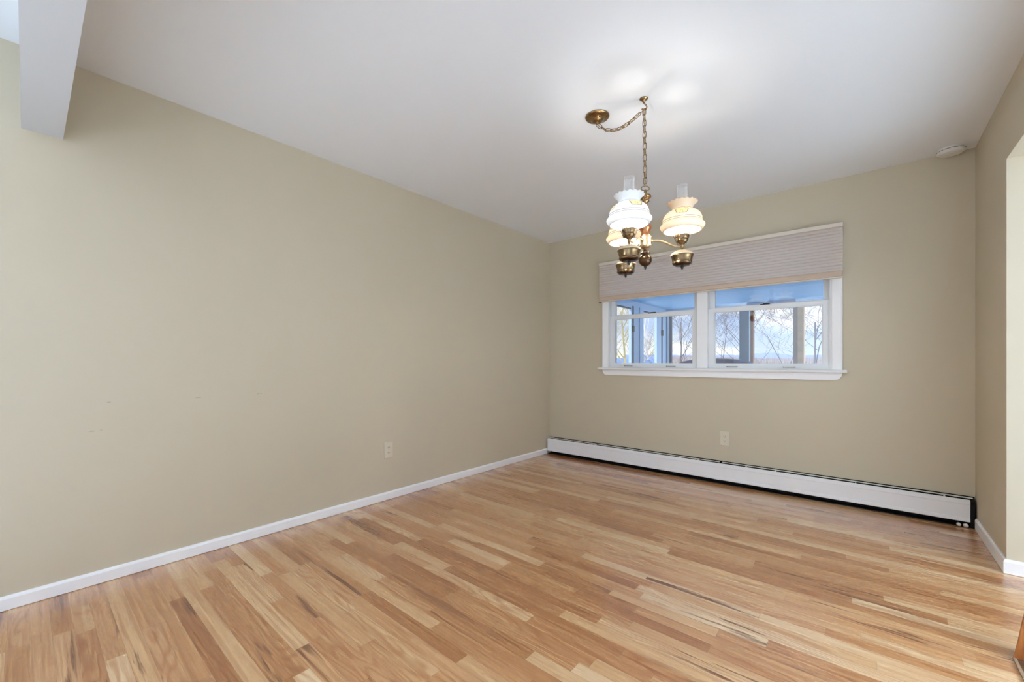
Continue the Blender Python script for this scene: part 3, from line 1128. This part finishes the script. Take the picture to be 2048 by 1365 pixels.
o = obj('base_board', bm, M_STAIND, None)
o.data.transform(PM)
o.parent = pf
bm = B()
bx(bm, 0.403, 0.412, 2.05, 2.2885, 0.0, 0.005)
o = obj('edge_strip', bm, M_EDGE, None)
o.data.transform(PM)
o.parent = pf

# ------------------------------------------------------------------ the porch beyond the window
M_PORCH = simple('white_porch_paint_sky_tint', rgb(190, 215, 236), 0.5, 0, 0.3, 0.02, 3.0)  # white boards in shade, the blue skylight put into the colour
M_PORCHC = simple('porch_ceiling_paint_sky_tint', rgb(142, 194, 229), 0.5, 0, 0.3, 0.02, 3.0)  # skylight blue put into the ceiling colour as well
M_POSTG = simple('grey_blue_post_paint', rgb(108, 116, 128), 0.5, 0, 0.3, 0.04, 5.0)
M_POSTB = simple('brown_wood_post', rgb(226, 172, 112), 0.6, 0, 0.3, 0.12, 12.0)
M_POSTD = simple('dark_brown_wood_post', rgb(150, 96, 62), 0.6, 0, 0.3, 0.12, 12.0)
M_TRACK = simple('dark_window_track', rgb(40, 58, 82), 0.4, 0.3, 0.4, 0.03)
M_LATCH = simple('black_latch', rgb(16, 18, 24), 0.4, 0.2, 0.5, 0.02)
M_DECK = simple('grey_porch_floor', rgb(205, 205, 205), 0.6, 0, 0.3, 0.06)
PX, PY, PZ = -2.75, 7.6, 2.005      # left wall, far wall, ceiling of the porch
PE = 1.6                            # right end of the porch
y0 = YB + WT
struct(boxes('ceiling_porch', M_PORCHC, (PX - 0.12, PE + 0.12, y0, PY + 0.12, PZ, PZ + 0.12), (PX - 0.12, PE + 0.12, y0, y0 + 0.25, PZ + 0.12, HC + 0.12)))
struct(boxes('floor_porch', M_DECK, (PX - 0.12, PE + 0.12, y0, PY + 0.12, -0.25, -0.13)))
# left wall with two windows
A0, A1, B0, B1, WZA, WZB = 5.30, 6.16, 6.38, 7.37, 0.30, 1.925
PT = 0.035                           # thin boarded wall
struct(boxes('wall_porch_left', M_PORCH, (PX - PT, PX, y0, A0, -0.13, PZ), (PX - PT, PX, A1, B0, -0.13, PZ), (PX - PT, PX, B1, PY, -0.13, PZ),
             (PX - PT, PX, A0, A1, -0.13, WZA), (PX - PT, PX, A0, A1, WZB, PZ), (PX - PT, PX, B0, B1, -0.13, WZA), (PX - PT, PX, B0, B1, WZB, PZ)))
# far wall: knee wall, header, right-hand return
struct(boxes('wall_porch_far', M_PORCH, (PX - 0.12, PE, PY, PY + 0.12, -0.13, 0.45), (PX - 0.12, PE, PY, PY + 0.12, 1.905, PZ), (PX - 0.12, PX + 0.012, PY, PY + 0.12, 0.45, 1.905)))
struct(boxes('wall_porch_right', M_PORCH, (PE, PE + 0.12, y0, PY + 0.12, -0.13, 0.2), (PE, PE + 0.12, y0, PY + 0.12, 1.905, PZ), (PE, PE + 0.12, y0, y0 + 0.3, 0.2, 1.905)))

for n_, (a, b) in ((2, (A0, A1)), (3, (B0, B1))):
    w = bpy.data.objects.new('window_%d' % n_, None)
    COL.objects.link(w)
    w.location = (PX, (a + b) / 2, WZA)
    struct(w)
    W2 = Matrix.Translation(-Vector((PX, (a + b) / 2, WZA)))

    def wp(name, m, *bs, parent=w):
        bm = B()
        for q in bs:
            bx(bm, *q)
        o = obj(name, bm, m, None)
        o.data.transform(W2)
        o.parent = parent
        return o
    f0, f1 = (0.14, 0.29) if n_ == 3 else (0.08, 0.11)      # stile widths: near side, latch side
    wp('frame', M_PORCH, (PX - 0.03, PX + 0.012, a, a + f0, WZA, WZB), (PX - 0.03, PX + 0.012, b - f1, b - 0.085, WZA, WZB),
       (PX - 0.03, PX + 0.012, a + f0, b - f1, WZA, WZA + 0.05), (PX - 0.03, PX + 0.012, a + f0, b - f1, WZB - 0.035, WZB))
    tr = wp('track', M_TRACK, (PX - 0.03, PX + 0.006, b - 0.085, b - 0.055, WZA, WZB), (PX - 0.03, PX + 0.006, b - 0.035, b, WZA, WZB),
            (PX - 0.028, PX + 0.008, a + f0, b - f1, WZB - 0.055, WZB - 0.035))
    wp('channel', M_PORCH, (PX - 0.03, PX + 0.002, b - 0.055, b - 0.035, WZA, WZB), parent=tr)
    wp('latch', M_LATCH, (PX + 0.004, PX + 0.03, b - 0.085, b - 0.03, 1.515, 1.615), parent=tr)

# posts of the far wall's sliding windows
struct(boxes('trim_2', M_POSTG, (-1.557, -1.418, PY - 0.05, PY + 0.08, 0.45, 1.905)), 'grey-blue porch post')
struct(boxes('trim_3', M_TRIM, (-1.418, -1.402, PY - 0.055, PY + 0.08, 0.45, 1.905)))
struct(boxes('trim_4', M_POSTD, (-1.402, -1.363, PY - 0.03, PY + 0.08, 0.45, 1.905)))
struct(boxes('trim_5', M_POSTD, (-0.827, -0.770, PY - 0.04, PY + 0.08, 0.45, 1.905)))
struct(boxes('trim_6', M_POSTB, (-0.770, -0.694, PY - 0.05, PY + 0.08, 0.45, 1.905)), 'tan wooden porch post')
struct(boxes('trim_7', M_TRIM, (PX + 0.012, PX + 0.045, PY - 0.03, PY + 0.08, 0.45, 1.905)))
struct(boxes('trim_8', M_POSTG, (PX + 0.045, PX + 0.09, PY - 0.01, PY + 0.02, 0.45, 1.905)))

# dark covered grill on the porch, only its rounded top shows
M_COVER = simple('dark_purple_cover', rgb(70, 56, 108), 0.6, 0, 0.3, 0.12, 6.0)
M_COVERL = simple('lavender_cover_hem', rgb(150, 140, 175), 0.6, 0, 0.3, 0.1, 6.0)
gx, gy = -1.50, 5.9
cg = thing('covered_grill', 'dark purple rounded cover just showing above the bottom window rail, on the porch', 'cover', (gx, gy, -0.13))
bm = B()
NXX = 24
rows = []
for i in range(NXX + 1):
    s = -1 + 2 * i / NXX
    top = 1.232 - 0.055 * abs(s) ** 2.2 - (0.05 if abs(s) > 0.97 else 0)
    x = s * 0.445
    rows.append([bm.verts.new((x, y, z)) for y, z in ((-0.30, 0.0), (-0.29, top - 0.12), (-0.24, top - 0.03), (-0.1, top), (0.1, top), (0.24, top - 0.03), (0.29, top - 0.12), (0.30, 0.0))])
for a, b in zip(rows, rows[1:]):
    for k in range(7):
        bm.faces.new((a[k], a[k + 1], b[k + 1], b[k]))
bm.faces.new(rows[0][::-1])
bm.faces.new(rows[-1])
gc = obj('grill_cover', bm, M_COVER, cg, smooth=True)
bm = B()
bx(bm, -0.45, 0.45, -0.305, 0.305, 0.02, 0.07)
obj('cover_hem', bm, M_COVERL, gc)

# ------------------------------------------------------------------ outdoors
def at(px, dist):
    """ground position seen at photo column px, dist metres along the view axis"""
    u = (px - 1024) / FPX
    y = math.radians(YAW)
    return Vector((dist * (-math.sin(y) + u * math.cos(y)), dist * (math.cos(y) + u * math.sin(y)), 0))


M_LAWN = simple('frosty_winter_lawn', rgb(214, 210, 204), 0.9, 0, 0.1, 0.25, 0.4)
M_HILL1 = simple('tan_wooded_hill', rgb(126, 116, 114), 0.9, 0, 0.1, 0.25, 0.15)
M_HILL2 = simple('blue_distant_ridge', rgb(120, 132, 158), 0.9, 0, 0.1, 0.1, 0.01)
M_BANK = simple('shaded_blue_bank', rgb(110, 135, 170), 0.9, 0, 0.1, 0.2, 0.8)  # bluish shade on the bank put into its base colour
struct(boxes('ground', M_LAWN, (-300, 300, PY + 0.5, 700, -3.2, -3.0), (-300, PX - 0.6, -40, PY + 0.5, -3.2, -3.0)))


def ridge(name, m, dist, px0, px1, n, zf, seed, depth):
    rnd = random.Random(seed)
    bm = B()
    rows = []
    for i in range(n + 1):
        px_ = px0 + (px1 - px0) * i / n
        z = zf(i / n) + rnd.uniform(-1, 1) * zf(i / n) * 0.06
        a, b = at(px_, dist), at(px_, dist + depth)
        c_ = (a + b) / 2
        rows.append([bm.verts.new((a.x, a.y, -3.1)), bm.verts.new((c_.x, c_.y, z)), bm.verts.new((b.x, b.y, -3.1))])
    for p, q in zip(rows, rows[1:]):
        bm.faces.new((p[0], q[0], q[1], p[1]))
        bm.faces.new((p[1], q[1], q[2], p[2]))
    return struct(obj(name, bm, m, smooth=True))


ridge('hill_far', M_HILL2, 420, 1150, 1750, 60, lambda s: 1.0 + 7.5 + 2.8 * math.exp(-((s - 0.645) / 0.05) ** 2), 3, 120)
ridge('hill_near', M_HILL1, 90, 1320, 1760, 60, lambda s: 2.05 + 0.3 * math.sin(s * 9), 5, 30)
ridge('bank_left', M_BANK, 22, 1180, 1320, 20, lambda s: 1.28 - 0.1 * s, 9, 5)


def tree(name, loc, h, seed, m, label, group, spread=0.7, lean=(0, 0), r0=0.06, depth=5, kids=3, fork=0.28):
    rnd = random.Random(seed)
    t = thing(name, label, 'tree', loc, 0.0, group)
    trunk, br = B(), B()

    def grow(bm, p, dvec, L, r, lev):
        pts, rr = [p.copy()], [r]
        q, dd = p.copy(), dvec.copy()
        nseg = 6 if lev == 0 else (4 if lev < 4 else 2)
        for s in range(nseg):
            dd = (dd + Vector((rnd.uniform(-1, 1), rnd.uniform(-1, 1), rnd.uniform(-0.3, 0.55))) * (0.06 if lev == 0 else 0.20 + 0.03 * lev)).normalized()
            q = q + dd * (L / nseg)
            pts.append(q.copy())
            rr.append(r * (1 - 0.55 * (s + 1) / nseg))
        tube(bm, pts, rr, 5 if lev < 2 else 3, caps=False)
        if lev >= depth:
            return
        nk = kids + (4 if lev == 0 else 1 if lev == 1 else 0)
        for k in range(nk):
            f = (fork + (1 - fork) * (k + rnd.random() * 0.6) / nk) if lev == 0 else (0.25 + 0.75 * (k + 1) / nk)
            f = min(f, 1.0)
            i = min(int(f * nseg), nseg - 1)
            bp = pts[i].lerp(pts[i + 1], f * nseg - i)
            an = rnd.uniform(0, 2 * PI)
            side = Vector((math.cos(an), math.sin(an), rnd.uniform(0.0, 0.8)))
            nd = (dvec * (1 - spread * 0.55) + side * spread).normalized()
            grow(br, bp, nd, L * (rnd.uniform(0.26, 0.42) if lev == 0 else rnd.uniform(0.5, 0.72)), max(rr[i] * 0.55, 0.0036), lev + 1)
    grow(trunk, Vector((0, 0, 0)), Vector((lean[0], lean[1], 1)).normalized(), h, r0, 0)
    obj('trunk', trunk, m, t, smooth=True)
    obj('branches', br, m, t, smooth=True)['kind'] = 'stuff'
    return t


M_BARK = simple('grey_bark', rgb(92, 86, 92), 0.9, 0, 0.1, 0.2, 6.0)
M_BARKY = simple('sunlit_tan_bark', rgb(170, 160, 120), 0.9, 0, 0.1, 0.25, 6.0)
M_BIRCH = simple('white_bark', rgb(214, 212, 206), 0.8, 0, 0.1, 0.1, 6.0)
G = -3.0


def tat(px_, dist):
    p = at(px_, dist)
    p.z = G
    return p


tree('bare_tree', tat(1347, 14), 5.4, 11, M_BARK, 'bare sapling just right of the porch corner, seen in the left sash', None, 0.75, (0.08, 0.03), 0.034, 5, 3, 0.58)
tree('bare_tree', tat(1492, 18), 5.6, 23, M_BARK, 'bare tree behind the grey-blue porch post', None, 0.85, (-0.02, 0.0), 0.040, 5, 3, 0.58)
tree('bare_tree', tat(1612, 9.4), 5.0, 53, M_BARK, 'bare tree behind the tan wooden porch post', None, 0.9, (0.0, 0.02), 0.040, 5, 3, 0.58)
tree('bare_tree', tat(1438, 24), 6.2, 41, M_BARK, 'bare tree at the left edge of the right sash', None, 0.8, (0.03, 0.0), 0.036, 5, 3, 0.55)
tree('bare_tree', tat(1695, 22), 6.6, 59, M_BARK, 'bare tree at the right edge of the right sash', None, 0.85, (-0.06, 0.0), 0.036, 5, 3, 0.55)
tree('bare_tree', tat(1254, 18.5), 6.4, 67, M_BARKY, 'sunlit bare tree in the leftmost porch window', None, 0.7, (0.0, 0.0), 0.075, 5, 4, 0.4)
tree('bare_tree', tat(1232, 38), 8.0, 71, M_BARKY, 'yellowish bare tree at the left edge of the leftmost porch window', None, 0.75, (0.0, 0.0), 0.05, 5, 4, 0.4)
tree('bare_tree', tat(1299, 26), 8.5, 83, M_BIRCH, 'white-barked tree in the second porch window from the left', None, 0.5, (0.0, 0.0), 0.06, 5, 3, 0.5)

# dry brush along the near edge of the hill
rnd = random.Random(5)
bm = B()
for i in range(900):
    px_ = rnd.uniform(1325, 1680)
    p = at(px_, rnd.uniform(24, 34))
    p.z = G
    top = rnd.uniform(0.9, 1.42) - G
    q = p + Vector((rnd.uniform(-0.25, 0.25), rnd.uniform(-0.25, 0.25), top))
    tube(bm, [p, (p + q) / 2 + Vector((rnd.uniform(-0.1, 0.1), 0, 0)), q], [0.02, 0.014, 0.006], 4, caps=False)
M_BRUSH = simple('dry_tan_brush', rgb(138, 124, 110), 0.9, 0, 0.1, 0.3, 1.0)
o = obj('dry_brush', bm, M_BRUSH)
tag(o, 'dry tan brush along the foot of the hill outside', 'brush')
o['kind'] = 'stuff'

# pale yellow box on the bank outside
M_YEL = simple('pale_yellow_paint', rgb(226, 222, 176), 0.6, 0, 0.3, 0.04, 3.0)
M_YELL = simple('cream_lid_paint', rgb(240, 240, 220), 0.6, 0, 0.3, 0.04, 3.0)
p = at(1242, 23.0)
yb_ = thing('storage_box', 'pale yellow box low outside the leftmost porch window', 'box', (p.x, p.y, 1.24))
bm = B()
bx(bm, -0.20, 0.20, -0.18, 0.18, 0.0, 0.25)
obj('box_body', bm, M_YEL, yb_, bevel=0.01)
bm = B()
bx(bm, -0.215, 0.215, -0.195, 0.195, 0.25, 0.29)
obj('lid', bm, M_YELL, yb_, bevel=0.008)
